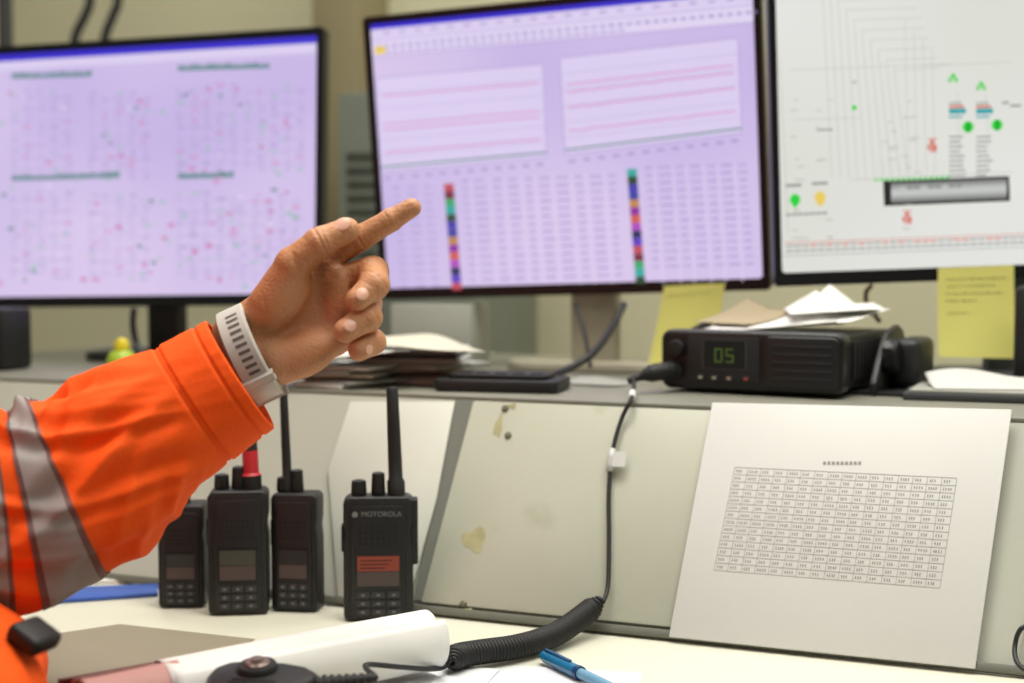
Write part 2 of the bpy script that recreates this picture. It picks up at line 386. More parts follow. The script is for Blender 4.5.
for c,rows in (([(376,78),(543,64),(547,157),(381,172)],(.2,.5,.56,.8)),([(560,58),(738,38),(742,133),(565,155)],(.28,.36,.52,.76))):
    for g in range(1,6): s.line(px(M,*bil(c,0,g/6)),px(M,*bil(c,1,g/6)),.0005,Z2,TINT)
    for r in rows:
        P=[px(M,*bil(c,.03+.94*i/40,r+random.uniform(-.005,.005))) for i in range(41)]
        for a,b in zip(P[:-1],P[1:]): s.line(a,b,.0013,Z3,PNK)
    s.line(px(M,*bil(c,0,.95)),px(M,*bil(c,1,.95)),.0020,Z3,TXG)
    for a in range(12): 
        p_=bil(c,a/12+.02,1.04); dash(s,M,p_[0],p_[1]+4,7,2,TXT)
    for (a,b) in ((0,1),(1,2),(2,3),(3,0)): s.line(px(M,*c[a]),px(M,*c[b]),.001,Z2,LVD)
cols=['#4a3fae','#7a3040','#c05060','#38a8a0','#4048a0','#b050c0','#303060','#9030a0','#d06050','#304a30','#c08850','#6040c0','#40a870']
CM=[glow('legend_colour_'+n,c,1) for n,c in zip(('indigo','maroon','rose','teal','navy','orchid','ink','purple','coral','forest','tan','violet','mint'),cols)]
random.shuffle(CM); cols2=CM+CM
for i in range(14):
    v=184+i*7.6; a=px(M,444+i*.6,v); b=px(M,454+i*.6,v+7); s.rect(a[0],a[1],b[0],b[1],Z2,cols2[i])
for i in range(15):
    v=169+i*7.7; a=px(M,627+i*.6,v); b=px(M,637+i*.6,v+7.2); s.rect(a[0],a[1],b[0],b[1],Z2,cols2[i+3])
def col_(us,vv,u0):
    for uc,l in us:
        for i in range(14): dash(s,M,uc+i*.6,vv+i*7.6-(uc-u0)*.035,l*random.uniform(.75,1),1.9,random.choice((TINT,LVD,TINT,LVD)))
col_([(393,10),(408,12),(424,10)],189,393)
col_([(462,8),(474,14),(493,10),(508,12),(525,8),(539,12),(556,14),(575,9),(590,14),(608,8)],182,462)
col_([(645,8),(658,14),(676,9),(690,12),(707,9),(721,12),(738,9)],169,645)
for u in (470,489,504,521,535,552,571,586,604,654,672,686,703,717,734):
    s.line(px(M,u,178-(u-490)*.06),px(M,u+9,284),.0010,Z1,LAVW)
s.build('display_screen',M,e)
# --- right
CC=[(765,-66),(1262,-84),(1262,270),(777,287)]
M,w,e=monitor(CC,.36,'large black-framed flat monitor showing a white plant overview diagram',.008,.014,mat('grey_stand','#55585a',.5),neck_x=.03,neck_w=.08,yaw0=-14); MR,wR,eR=M,w,e
s=Sheet(); screen_base(s,M,w,.36,.008,.014,WSC)
def L(p,q_,wd,m,z=Z1): s.line(px(M,*p),px(M,*q_),wd,z,m)
for i in range(10):
    L((822+i*8,-20+i*10),(832+i*8.5,178),.0007,GRL); L((822+i*8,-20+i*10),(905+i*4,-22+i*10),.0007,GRL)
for i in range(4): L((905+i*9,20+i*10),(908+i*9,172),.0006,GRL)
L((780,60),(780+8,232),.0007,GRL); L((790,70),(950,64),.0007,GRL); L((792,120),(860,118),.0007,GRL); L((850,180),(1012,172),.0008,GRL)
L((957,90),(960,170),.0006,GRL); L((986,95),(989,170),.0006,GRL); L((920,66),(1010,62),.0006,GRL)
quad(s,M,[(886,206),(1010,201),(1009,176),(886,181)],Z2,BLK)
for k in range(10):
    f0=k/10; f1=(k+1)/10; g=int(112+85*math.sin(math.pi*(f0+.05))**1.3); gm=glow('tank_gradient_'+'abcdefghij'[k],'#%02x%02x%02x'%(g,g+2,g),1,.0)
    s.poly([px(M,891,183+20*f0),px(M,891,183+20*f1),px(M,1007,178.5+20*f1),px(M,1006,178.5+20*f0)],Z3,gm)
quad(s,M,[(884,206),(889,206),(888,181),(883,181)],Z3,BLK)
for k in range(9): dash(s,M,900+k*7,190-k*.3,5,3,GRY if k%3 else GRL,-.0008)
blob=lambda u,v,r,m: s.disc(*px(M,u,v),r*.00105,Z2,m)
blob(968,127,5.6,GRN); blob(997,125,5.6,GRN); blob(795,199,5,GRN); blob(820,197,5.5,YEL)
L((968,122),(968,132),.0015,BLK,Z3); L((997,120),(997,130),.0015,BLK,Z3)
quad(s,M,[(789,200),(801,200),(795,209)],Z3,GRN); quad(s,M,[(815,201),(826,201),(820,207)],Z3,YEL)
def valve(u,v,m,r=5):
    quad(s,M,[(u-r,v-r*.7),(u-r,v+r*.7),(u,v)],Z2,m); quad(s,M,[(u+r,v-r*.7),(u+r,v+r*.7),(u,v)],Z2,m); s.disc(*px(M,u,v-r*.9),r*.00055,Z3,m)
for (u,v) in ((953,80),(981,88)): valve(u,v,GRN,4.5)
for k in range(14): blob(876+k*5.5,180-k*.2,1.6,GRN); L((878+k*5.5,160),(878+k*5.5,178),.0004,GRL)
for (u,v) in ((932,147),(907,219)):
    valve(u,v,RED,4.5); valve(u+1,v+4,RED,3); dash(s,M,u-4,v-7,8,1.2,RED)
for u in (957,984):
    dash(s,M,u-8,114,15,4.5,TEAL); dash(s,M,u-8,108,13,2,RED); dash(s,M,u-8,104,11,1.4,GRY); dash(s,M,u-8,118,12,1.6,TEAL)
    for k in range(9): dash(s,M,u-8,138+k*4.8,random.uniform(9,15),1.5,GRY)
dash(s,M,1002,104,6,2,GRY); dash(s,M,1010,107,10,2,GRY)
for i in range(70): dash(s,M,random.choice((785,815,880,900,1040,1080,1120))+random.uniform(0,14),random.uniform(100,240),random.uniform(3,9),1.2,GRL)
dash(s,M,852,110,4,4,GRN); dash(s,M,852,84,4,3,GRL); dash(s,M,817,131,14,1.6,GRY)
for k in range(7): dash(s,M,786+k*6,216-k*.3,4.5,2.0,GRY)
dash(s,M,786,187,14,2.4,GRY); dash(s,M,812,185,14,2.4,GRY)
L((784,243),(1100,231),.0007,RED); L((784,256),(1100,244),.0007,GRY)
for k in range(40): 
    u=786+k*8; v=253-k*.3
    dash(s,M,u,v-1,6,1.5,GRY); dash(s,M,u,v-6,6,1.4,random.choice((RED,GRY,GRY)))
s.build('display_screen',M,e)
# ------------------------------------------------------------ sticky notes
STK=mat('sticky_yellow','#dcd778',.75,var=.03); PEN=mat('pencil_ink','#a6a15c',.8)
def sticky(M,quadpx,z,label,lines):
    pts=[LOC(M,u,v,z) for u,v in quadpx]
    n=12; V=[];F=[]
    def P(a,b):
        t=pts[0]*(1-a)+pts[1]*a; q_=pts[3]*(1-a)+pts[2]*a; r=t*(1-b)+q_*b
        return Vector((r.x,r.y,z+.010*b*b+.002*math.sin(a*3)*b))
    for j in range(n+1):
        for i in range(n+1): V.append(P(i/n,j/n))
    for j in range(n):
        for i in range(n): F.append((j*(n+1)+i,(j+1)*(n+1)+i,(j+1)*(n+1)+i+1,j*(n+1)+i+1))
    MI=[0]*len(F)
    for (b,a0,a1) in lines:
        a=a0
        while a<a1:
            l=random.uniform(.02,.06); k=len(V); hh=.022
            for aa,bb in ((a,b),(a+.008,b+hh),(min(a+l,a1),b+hh+random.uniform(-.01,.01)),(min(a+l,a1),b+.006)):
                v=P(aa,bb); v.z+=.0004; V.append(v)
            F.append((k,k+1,k+2,k+3)); MI.append(1); a+=l+.022
    o=mk('sticky_note',V,F,[STK,PEN],M,smooth=True,mi=MI); info(o,label,'sticky note')
sticky(MB,[(664,286),(725,283),(718,340),(650,366)],.001,'plain yellow sticky note hanging from monitor lower bezel',[(.12,.1,.8)])
sticky(MR,[(938,268),(1014,265),(1014,358),(936,356)],.001,'yellow sticky note with faint pencil writing on monitor bezel',[(.12,.1,.9),(.2,.12,.75),(.28,.1,.85),(.36,.1,.5),(.5,.12,.4)])
# ------------------------------------------------------------ mobile radio
rR=D(845,400,SHELF); rL=D(663,391,SHELF)
xd=(rR-rL).normalized(); wr=(rR-rL).length; yaw=math.degrees(math.atan2(xd.y,xd.x)); RMx=yawM((rL+rR)/2,yaw)
rad=empty('mobile_radio',RMx); info(rad,'black desktop two-way base radio with green number display','two-way radio')
hw=wr/2
prism('radio_body',rrect(-hw+.004,.012,hw-.002,.170,.006),.008,.058,BLACK,RMx,rad,bev=.003)
FM=RMx@Matrix.Rotation(math.pi/2,4,'X')
BZM=mat('black_bezel','#0e0e10',.35)
prism('front_bezel',rrect(-hw,.004,hw,.061,.010,8),-.020,.006,BZM,FM,rad,bev=.004,seg=3)
def rx(u): return -hw+(u-663)/182*wr
def rz(v): return .004+(396-v)/(396-337)*.056
prism('control_panel',rrect(rx(690),.012,rx(765),.055,.004),.006,.0075,mat('panel_dark','#151618',.45),FM,rad,bev=.0006)
prism('speaker_front',rrect(rx(770),.009,rx(841),.057,.006),.006,.0095,mat('speaker_dark','#141517',.4),FM,rad,bev=.0025,seg=3)
s=Sheet(); s.rect(rx(707),rz(375),rx(752),rz(345),.0077,mat('lcd_rim','#3a3b3d',.4)); s.rect(rx(708.5),rz(374),rx(750.5),rz(346),.0079,glow('lcd_dark','#060806',1))
LED=glow('led_green','#4e6422',1.0)
def seg7(s,x,y,w,h,segs,m,z):
    t=.0011
    R={'a':(x,y+h-t,x+w,y+h),'g':(x,y+h/2-t/2,x+w,y+h/2+t/2),'d':(x,y,x+w,y+t),'f':(x,y+h/2,x+t,y+h),'b':(x+w-t,y+h/2,x+w,y+h),'e':(x,y,x+t,y+h/2),'c':(x+w-t,y,x+w,y+h/2)}
    for c in segs: s.rect(*R[c],z,m)
xa=rx(720); seg7(s,xa,rz(367.5),.0075,.0130,'abcdef',LED,.0081); seg7(s,xa+.0112,rz(367.5),.0075,.0130,'afgcd',LED,.0081)
s.build('number_display',FM,rad)
for u,c in ((706,'#b8a990'),(720,'#b8a990'),(735,'#c09880'),(752,'#c04030')):
    prism('button',rrect(rx(u)-.004,.0135,rx(u)+.004,.0185,.002),.0075,.0095,DARK,FM,rad,bev=.0006)
    s=Sheet(); s.rect(rx(u)-.0018,.0150,rx(u)+.0018,.0170,.0098,glow('button_led_'+('amber' if c[1]=='b' else 'red' if c=='#c04030' else 'peach'),c,.6)); s.build('button_light',FM,rad)
lathe('volume_knob',[(.0085,0),(.0085,.006),(.0075,.009),(.002,.0095)],BLACK,FM@Matrix.Translation((rx(681),.043,.005)),rad,n=36,ribs=1,ribd=.06)
for k in range(5):
    box('grille_rib',(rx(806),.018+k*.0075,.0098),(.056,.0016,.0012),mat('grille_dark','#1a1b1d',.5),FM,rad,bev=.0005)
MS=FM@Matrix.Translation((rx(676),.021,.003))
lathe('mic_socket',[(.010,0),(.010,.007),(.008,.008),(.001,.008)],RUB,MS,rad,n=20)
SM=RMx@Matrix.Translation((hw,0,0))
BRK=mat('bracket_black','#151618',.5)
bp=[(.045,0),(.17,0),(.17,.03),(.15,.058),(.13,.064),(.09,.058),(.06,.030),(.045,.012)]
BMx=SM@Matrix(((0,0,1,0),(1,0,0,0),(0,1,0,0),(0,0,0,1)))
prism('mount_bracket',bp,.010,.016,BRK,BMx,rad,bev=.0012)
prism('mount_bracket_side',bp,-wr-.008,-wr-.004,BRK,BMx,rad,bev=.0008)
prism('bracket_base',[(-hw-.008,.05),(hw+.044,.05),(hw+.044,.17),(-hw-.008,.17)],0.0003,.004,BRK,RMx,rad,bev=.0005)
box('bracket_foot',(hw+.030,.13,.028),(.028,.07,.048),BRK,RMx,rad,bev=.008,seg=3)
lathe('bracket_knob',[(.0175,0),(.0175,.010),(.0150,.013),(.006,.014),(.001,.014)],BLACKG,BMx@Matrix.Translation((.080,.036,.016)),rad,n=24,ribs=1,ribd=.08)
for k in range(9): box('cooling_fin',(hw-.001,.03+k*.013,.034),(.004,.005,.036),BLACK,RMx,rad,bev=.0005)
def paper(cx,cy,cz,w,h,yaw,fn,m=WHITE,label='loose white paper sheet, bent, lying on the black radio',name='paper_sheet',thick=.0006,group='loose papers on the radio',cat='paper'):
    n=20;V=[];F=[]
    for j in range(n+1):
        for i in range(n+1):
            a=i/n;b=j/n; V.append(((a-.5)*w,(b-.5)*h,fn(a,b)))
    for j in range(n):
        for i in range(n): F.append((j*(n+1)+i,j*(n+1)+i+1,(j+1)*(n+1)+i+1,(j+1)*(n+1)+i))
    o=mk(name,V,F,m,yawM((cx,cy,cz),yaw),smooth=True)
    md=o.modifiers.new('s','SOLIDIFY'); md.thickness=thick; md.offset=1
    info(o,label,cat,group); return o
pc=lambda x,y,z: tuple(RMx@Vector((x,y,z)))
paper(*pc(-.005,.085,.0592),.13,.10,-27+8,lambda a,b:.0005+.014*max(0,a-.3)*(1-b)+.012*max(0,b-.5))
paper(*pc(.030,.10,.0610),.12,.09,-27-12,lambda a,b:.012*max(0,a-.3)+.010*b+.030*max(0,1-abs(a-.45)*3.2)*b)
paper(*pc(.045,.11,.0750),.09,.08,-27+20,lambda a,b:.006*a+.016*b*max(0,1-abs(a-.35)*3)+.003*b,label='crumpled white paper sheet on top of the paper pile')
paper(*pc(-.045,.11,.0640),.07,.08,-27-25,lambda a,b:.012*b*b+.022*max(0,(1-a)-.5)*b,label='brownish folded paper slip on the radio',m=mat('kraft_paper','#a5977b',.8))
# ------------------------------------------------------------ handheld radios
def handheld(base,yaw,w,h,label,ant_x=.3,ant_h=.093,ant_r=.0062,knobs=True,display='#3a2623',logo=True,red=False,ant=True,side=True,dd=.036,lit=0):
    M=yawM(base,yaw); e=empty('handheld_radio',M); info(e,label,'two-way radio','handheld radios standing on the desk')
    d=dd
    FMh=M@Matrix.Rotation(math.pi/2,4,'X')
    out=[(-w*.46,0.0003),(w*.46,0.0003),(w*.5,.004),(w*.5,h*.62),(w*.47,h*.72),(w*.5,h*.80),(w*.5,h*.97),(w*.42,h),(-w*.42,h),(-w*.5,h*.96),(-w*.5,h*.80),(-w*.47,h*.72),(-w*.5,h*.62),(-w*.5,.004)]
    prism('radio_body',out,-d/2,d/2-.002,BLACK,FMh,e,bev=.0025,seg=3)
    fp=rrect(-w*.40,h*.04,w*.40,h*.93,.006)
    prism('front_panel',fp,d/2-.003,d/2,mat('radio_face','#0f1012',.45),FMh,e,bev=.001)
    z=d/2+.0003
    dm=glow('lcd_lit_'+display.strip('#'),display,lit) if lit else mat('lcd_'+display.strip('#'),display,.5)
    s=Sheet(); s.rect(-w*.33,h*.27,w*.33,h*.55,z,mat('lcd_frame','#0d0d0f',.3)); s.rect(-w*.30,h*.41,w*.30,h*.53,z+.0002,dm); s.rect(-w*.30,h*.29,w*.30,h*.405,z+.0002,mat('lcd_grey','#4a3f3d',.5))
    if lit:
        for k in range(3): s.rect(-w*.26,h*(.43+k*.03),w*(.10+.05*k),h*(.440+k*.03),z+.0004,mat('lcd_dark_ink','#2a1410',.6))
    s.build('display',FMh,e)
    s=Sheet()
    for k in range(4):
        for j in range(7): s.disc((j-3)*w*.085,h*(.63+k*.045),w*.022,z,mat('grille_hole','#050505',.8),8)
    s.build('speaker_grille',FMh,e)
    if logo:
        s=Sheet(); s.text('MOTOROLA',w*.05,h*.865,.0062,z,mat('logo_silver','#747677',.4)); s.disc(-w*.33,h*.865,.0026,z,mat('logo_silver','#747677',.4)); s.build('logo_print',FMh,e)
    for r in range(3):
        for c in range(3):
            prism('key',rrect((c-1)*w*.22-w*.09,h*(.060+r*.068),(c-1)*w*.22+w*.09,h*(.108+r*.068),.0015),d/2-.0005,d/2+.0014,mat('key_grey','#303134',.45),FMh,e,bev=.0005)
            s=Sheet(); s.rect((c-1)*w*.22-w*.025,h*(.076+r*.068),(c-1)*w*.22+w*.025,h*(.092+r*.068),d/2+.0016,mat('key_print','#6c6e70',.5)); s.build('key_marking',FMh,e)
    if side: prism('side_port_cover',rrect(w*.47,h*.45,w*.57,h*.97,.002),-.010,.010,RUB,FMh,e,bev=.001)
    box('push_to_talk_button',(-w*.5,0,h*.66),(.004,.014,h*.22),RUB,M,e,bev=.0015)
    if knobs:
        lathe('volume_knob',[(.0062,0),(.0068,.002),(.0062,.0125),(.003,.0135)],BLACK,M@Matrix.Translation((-w*.28,0,h)),e,n=28,ribs=1,ribd=.08)
        lathe('channel_knob',[(.0058,0),(.0062,.002),(.0054,.019),(.003,.020)],BLACK,M@Matrix.Translation((0,0,h)),e,n=28,ribs=1,ribd=.08)
    if ant:
        pr=[(ant_r*1.25,-.001),(ant_r*1.25,.012),(ant_r,.014),(ant_r*.97,.034),(ant_r*.92,ant_h*.6),(ant_r*.82,ant_h-.003),(ant_r*.5,ant_h),(.0005,ant_h+.0003)]
        rr_=1 if red else 0
        lathe('antenna',pr,[RUB,mat('red_band','#b8202c',.5)],M@Matrix.Translation((w*ant_x,0,h))@Matrix.Rotation(math.radians(-2),4,'Y'),e,n=18,mi=[0,rr_,rr_,0,0,0,0])
    prism('belt_clip',rrect(-w*.2,h*.35,w*.2,h*.9,.004),-d/2-.004,-d/2-.0005,RUB,FMh,e,bev=.001)
    return e
handheld(D(379,618),4,.060,.1085,'black handheld two-way radio standing alone, long antenna, two knobs',ant_x=.26,ant_h=.094,display='#9a4430',dd=.028,lit=.6)
b=D(240,611); handheld(b,6,.052,.110,'black handheld two-way radio with keypad and red antenna collar',ant_x=.22,ant_h=.06,ant_r=.0072,display='#3c3f36',logo=False,red=True,side=False)
b=D(185,604); handheld(b,2,.041,.093,'small black handheld two-way radio partly behind the sleeve',ant_x=-.2,ant_h=.05,display='#2a2c2c',logo=False,side=False)
b=D(298,609); handheld(b,-8,.042,.106,'narrow black handheld two-way radio with thin straight antenna',ant_x=-.2,ant_h=.095,ant_r=.0042,display='#1d1d1f',logo=False,side=False,dd=.028)
# ------------------------------------------------------------ items on the shelf / behind
CG=mat('cabinet_grey_green','#6d7368',.5)
cab,CMx,cw,ch=boxpx('cabinet_body',331,480,92,420,2.22,.28,CG,.004,zbot=.001)
e=empty('equipment_cabinet',CMx); info(e,'tall grey-green vented metal cabinet standing behind the monitors','cabinet'); par(cab,e)
for k in range(12): box('vent_slat',(-cw*.32,-.002,ch-.10-k*.022),(cw*.22,.005,.009),mat('vent_dark','#42463f',.6),CMx,e,bev=.001)
def shelfbox(name,u0,u1,v0,v1,depth,m,label,cat,yaw=-22,bev=.002):
    a=D(u0,v1,SHELF+.0005); b=D(u1,v1,SHELF+.0005); c=(a+b)/2; dd=c.y; h=(v1-v0)/FPX*dd; w=(u1-u0)/FPX*dd
    o=box(name,(0,depth/2,h/2),(w,depth,h),m,yawM(c,yaw),bev=bev); info(o,label,cat); return o
shelfbox('storage_box',386,474,304,367,.06,mat('box_offwhite','#a3a69c',.6),'off-white cardboard box on the console shelf','box',yaw=-22)
dev=D(497,392,SHELF); DM=yawM((dev.x,dev.y,SHELF+.0005),-14)
e=empty('desk_phone_base',DM); info(e,'flat black electronic device beside the paper stack','device')
prism('device_body',rrect(-.062,-.012,.062,.06,.008),0,.012,BLACK,DM,e,bev=.003)
prism('device_top',rrect(-.05,-.004,.05,.045,.008),.012,.017,BLACK,DM,e,bev=.002)
for k in range(5): prism('button',rrect(-.04+k*.018,.004,-.028+k*.018,.012,.002),.017,.0185,DARK,DM,e,bev=.0005)
PG=mat('paper_grey','#9a9a93',.8); PC=mat('paper_cream','#c4c0ae',.8); PD=mat('folder_dark','#3c3d3c',.6); PW=mat('paper_dull_white','#cbcac5',.8)
def stack(u,v,w,d,n,yaw,th,label):
    p=D(u,v,SHELF); z=SHELF+.0005
    for k in range(n):
        t=th*random.uniform(.6,1.3); jx,jy=random.uniform(-.018,.018),random.uniform(-.004,.014)
        M=yawM((p.x+jx,p.y+jy,z),yaw+random.uniform(-18,18))
        ww=w*random.uniform(.75,1.05)
        o=box('paper_bundle',(0,d/2,t/2),(ww,d,t),(PW,PG,PD,PC,PG,PW,PD,PW)[k%8],M,bev=.0006)
        info(o,label,'papers','stacked papers on the shelf'); z+=t+.0003
stack(400,384,.13,.09,8,-20,.0038,'thin bundle of mixed papers stacked on the shelf')
stack(322,388,.085,.08,6,-30,.0034,'thin bundle of papers on the shelf edge')
p=D(352,389,SHELF)
paper(p.x-.005,p.y+.03,SHELF+.026,.13,.09,-8,lambda a,b:.010*a*a+.010*b*math.sin(a*4)+.004,m=PW,label='curled white sheet resting across the paper stacks',group='curled sheets on the stacks')
paper(p.x+.07,p.y+.05,SHELF+.036,.12,.08,-38,lambda a,b:.008*(1-a)**2+.006*b*math.sin(a*5)+.003,m=PC,label='curled cream sheet resting across the paper stacks',group='curled sheets on the stacks')
p=D(590,384,SHELF+.001)
paper(p.x,p.y+.02,SHELF+.001,.09,.06,-30,lambda a,b:.003*math.sin(a*4)*b+.0005,m=PG,label='grey paper slip lying on the shelf by the monitor stand',group='loose slips on the shelf')
p=D(960,401,SHELF); NM=yawM((p.x,p.y,SHELF+.0005),-20)
e=empty('notebook',NM); info(e,'closed notebook with dark cover and white sheet on shelf','notebook')
prism('notebook_cover',rrect(-.050,-.01,.10,.09,.003),0,.006,mat('cover_dark','#3a3b3d',.5),NM,e,bev=.001)
prism('notebook_page',[(-.045,-.004),(.09,-.006),(.085,.08),(-.04,.082)],.0062,.009,PG,NM,e,bev=.0004)
paper(*(NM@Vector((0.02,.045,.0095))),.10,.06,-8,lambda a,b:.010*b*b+.004*math.sin(a*5)*b,m=PW,label='bent paper slip lying on the dark notebook',group='paper slips on the notebook')
o=boxpx('desk_speaker',1014,1060,286,386,1.36,.06,BLACK,.006,zbot=SHELF+.0005)[0]; info(o,'black desktop speaker on the console shelf','speaker')
o=boxpx('desk_speaker',-30,8,308,383,1.62,.05,BLACK,.006,zbot=SHELF+.0005)[0]; info(o,'slim black desktop speaker below the monitor','speaker')
p=D(122,376,SHELF); BMt=Matrix.Translation((p.x,p.y,SHELF+.0005))
e=empty('glue_bottle',BMt); info(e,'small lime-green bottle with yellow cap on the shelf','bottle')
lathe('bottle_body',[(.012,0),(.0165,.003),(.0165,.018),(.012,.026),(.007,.029)],mat('lime_plastic','#98b02c',.4),BMt,e)
lathe('bottle_cap',[(.008,.029),(.008,.036),(.005,.041),(.001,.042)],mat('yellow_cap','#d0c020',.4),BMt,e)
CAB=mat('cable_black','#17181a',.5)
o=tube('monitor_cable',catmull([W(624,304,1.56),W(614,324,1.54),W(594,352,1.50),W(566,370,1.48),W(540,378,1.45)]),.004,CAB); info(o,'black monitor cable drooping onto the shelf','cable')
o=tube('power_cable',catmull([W(576,304,1.60),W(584,330,1.58),W(588,350,1.56),W(590,366,1.53)]),.0025,CAB); info(o,'thin black cable hanging beneath the monitor','cable')
o=tube('power_cable',catmull([W(134,308,1.62),W(133,325,1.62),W(137,345,1.62),W(150,372,1.60)]),.004,CAB); info(o,'black power cable hanging beneath the monitor','cable')
o=tube('power_cable',catmull([W(872,285,1.50),W(866,293,1.50),W(868,306,1.50),W(880,322,1.50)]),.0025,mat('cable_brown','#5a2f2a',.5)); info(o,'brown cable hanging beneath the monitor','cable')
for (u,dx) in ((88,-14),(116,-12)):
    o=tube('wall_cable',catmull([W(u,-40,2.3),W(u+2,0,2.3),W(u-4,18,2.3),W(u+dx,45,2.3),W(u+dx-2,120,2.3),W(u+dx,200,2.3)]),.008,CAB); info(o,'black cable hanging down the cream wall','cable','cables on the wall')
o=tube('wall_conduit',[W(5,-80,2.3),W(5,0,2.3),W(6,60,2.3),W(6,200,2.3)],.012,DARK); info(o,'dark vertical conduit against the cream wall','pipe')
# ------------------------------------------------------------ desk items
def deskpoly(name,pts,z0,z1,m,label,cat,bev=.0004):
    P=[D(u,v,DESK) for u,v in pts]; c=sum(P,Vector())/len(P)
    o=prism(name,[(p.x-c.x,p.y-c.y) for p in P],z0-DESK,z1-DESK,m,Matrix.Translation((c.x,c.y,DESK)),bev=bev); info(o,label,cat); return o
deskpoly('desk_mat',[(20,640),(120,625),(255,640),(205,690),(40,700)],DESK+.0003,DESK+.001,mat('mat_taupe','#8f8673',.6,var=.06),'thin taupe desk mat beside the rolled notebook','desk mat')
deskpoly('folder',[(30,606),(158,597),(158,588),(20,592)],DESK+.0005,DESK+.004,mat('folder_blue','#2f55a8',.4),'flat blue plastic folder on the desk','folder')
deskpoly('paper_sheet',[(60,585),(150,583),(155,562),(90,562)],DESK+.0005,DESK+.004,WHITE,'white paper sheets beside the blue folder','paper')
PCO=mat('paper_cool','#cfd2d8',.7)
deskpoly('paper_sheet',[(452,700),(455,676),(520,667),(642,674),(640,700)],DESK+.0002,DESK+.0012,PCO,'flat cool-white paper sheet under cord and pen','paper')
deskpoly('paper_sheet',[(300,704),(340,690),(452,668),(500,672),(470,704)],DESK+.0016,DESK+.0024,mat('paper_cool_light','#dfe1e4',.7),'flat white paper sheet beside the rolled notebook','paper')
RR_=.0262
A=D(118,700,DESK+RR_+.0030); B=D(436,636,DESK+RR_+.0030)
A.z=B.z=DESK+RR_+.0030
ax=(B-A).normalized(); side=Vector((ax.y,-ax.x,0))
nbk=empty('rolled_notebook',Matrix.Translation((A+B)/2-Vector((0,0,.0265)))); info(nbk,'open notebook with white pages rolled over, maroon cover','notebook')
def spiral(name,r0,r1,turns,a0,s0,s1,m,thick=.0008,slant=0,flare=0,wav=.0005):
    n=90;V=[];F=[];NS=30
    for k in range(NS+1):
        t=k/NS
        for i in range(n+1):
            f=i/n; a=a0+2*math.pi*turns*f; r=(r0+(r1-r0)*f)*(1+flare*t)+wav*math.sin(3*a+3*t)
            p=A+ax*(s0+(s1-s0)*t+slant*(f-.5)*t)
            V.append(p+side*(r*math.cos(a))+Vector((0,0,r*math.sin(a))))
    mrow=n+1
    for k in range(NS):
        for i in range(mrow-1): F.append((k*mrow+i,k*mrow+i+1,(k+1)*mrow+i+1,(k+1)*mrow+i))
    o=mk(name,V,F,m,smooth=True,parent=nbk)
    md=o.modifiers.new('s','SOLIDIFY'); md.thickness=thick; md.offset=0
    return o
Ln=(B-A).length
spiral('notebook_pages',.008,.0258,2.62,math.radians(-180),0.03,Ln-.008,mat('page_white','#e2e1de',.7,var=.01),thick=.0007,slant=.006,flare=.0,wav=.0005)
spiral('notebook_cover',.0262,.0270,.62,math.radians(150),-.03,.085,mat('cover_maroon','#5e2829',.5),thick=.0014)
for k in range(4): spiral('inner_page',.0185-.002*k,.0190-.002*k,.9,math.radians(120),-.025+.003*k,.04,mat('page_pink','#b98a84',.7),thick=.0007)
# speaker microphone
MM=Matrix.Translation((-.172,.855,DESK+.003))@Matrix.Rotation(math.radians(-12),4,'Z')@Matrix.Rotation(math.radians(7),4,'X')@Matrix.Translation((0,.052,0))
mic=empty('speaker_microphone',MM); info(mic,'black fist microphone with silver button lying beside notebook roll','microphone')
prof=[(-.024,-.045),(-.034,-.014),(-.035,.000),(-.029,.010),(-.014,.014),(.010,.014),(.026,.010),(.037,.002),(.038,-.008),(.030,-.02),(.024,-.05),(-.022,-.05)]
prism('microphone_body',prof,.014,.036,BLACK,MM,mic,bev=.004,seg=3)
prism('microphone_back',[(x*.9,y*.9-.002) for x,y in prof],0,.016,DARK,MM,mic,bev=.003)
BT=MM@Matrix.Translation((-.004,-.001,.0355))
lathe('button_collar',[(.0135,0),(.0135,.002),(.012,.0045),(.0085,.0045)],RUB,BT,mic,n=24)
lathe('silver_button',[(.0085,0),(.0085,.0055),(.0075,.0065),(.0045,.0066),(.004,.0085),(.001,.0088)],mat('brushed_metal','#8f8078',.35,.85),BT,mic,n=24)
for k in range(6): box('grille_slot',(-.0,-.018-k*.005,.0362),(.030,.002,.001),mat('slot_black','#050505',.7),MM,mic,bev=.0003)
s0=MM@Vector((.036,-.003,.028)); s1=s0+Vector((.038,.014,.001))
pts=[];rr=[]
for i in range(37):
    f=i/36; pts.append(s0.lerp(s1,f)-Vector((.004,0,0))*(1-f)); rr.append((.0070-.0032*f)*(1 if i%4<2 else .78))
tube('strain_relief',pts,rr,RUB,mic,n=14)
cord=empty('coiled_cord',Matrix.Translation(D(530,655))); info(cord,'black coiled microphone cord from desk up to radio','cord')
def DZ(u,v,z): return D(u,v,DESK+z)
ctrl=[DZ(452,662,.0125),DZ(458,656,.0125),DZ(480,652,.0120),DZ(520,646,.0110),DZ(556,634,.012),PV(585,614,.026),PV(601,600,.020)]
path=catmull(ctrl,30)
def resample(P,step):
    out=[P[0]];acc=0
    for a,b in zip(P[:-1],P[1:]):
        L_=(b-a).length; pos=step-acc
        while pos<=L_: out.append(a.lerp(b,pos/L_)); pos+=step
        acc=L_-(pos-step)
    return out
seg=12; pitch=.0030; path=resample(path,pitch/seg); fr=frames(path); hel=[]
for i,p in enumerate(path):
    a=2*math.pi*i/seg; r=.0080*min(1,.35+i/60.,.35+(len(path)-1-i)/60.)
    hel.append(p+r*(math.cos(a)*fr[i][1]+math.sin(a)*fr[i][2]))
tube('coil',hel,.0019,RUB,cord,n=7)
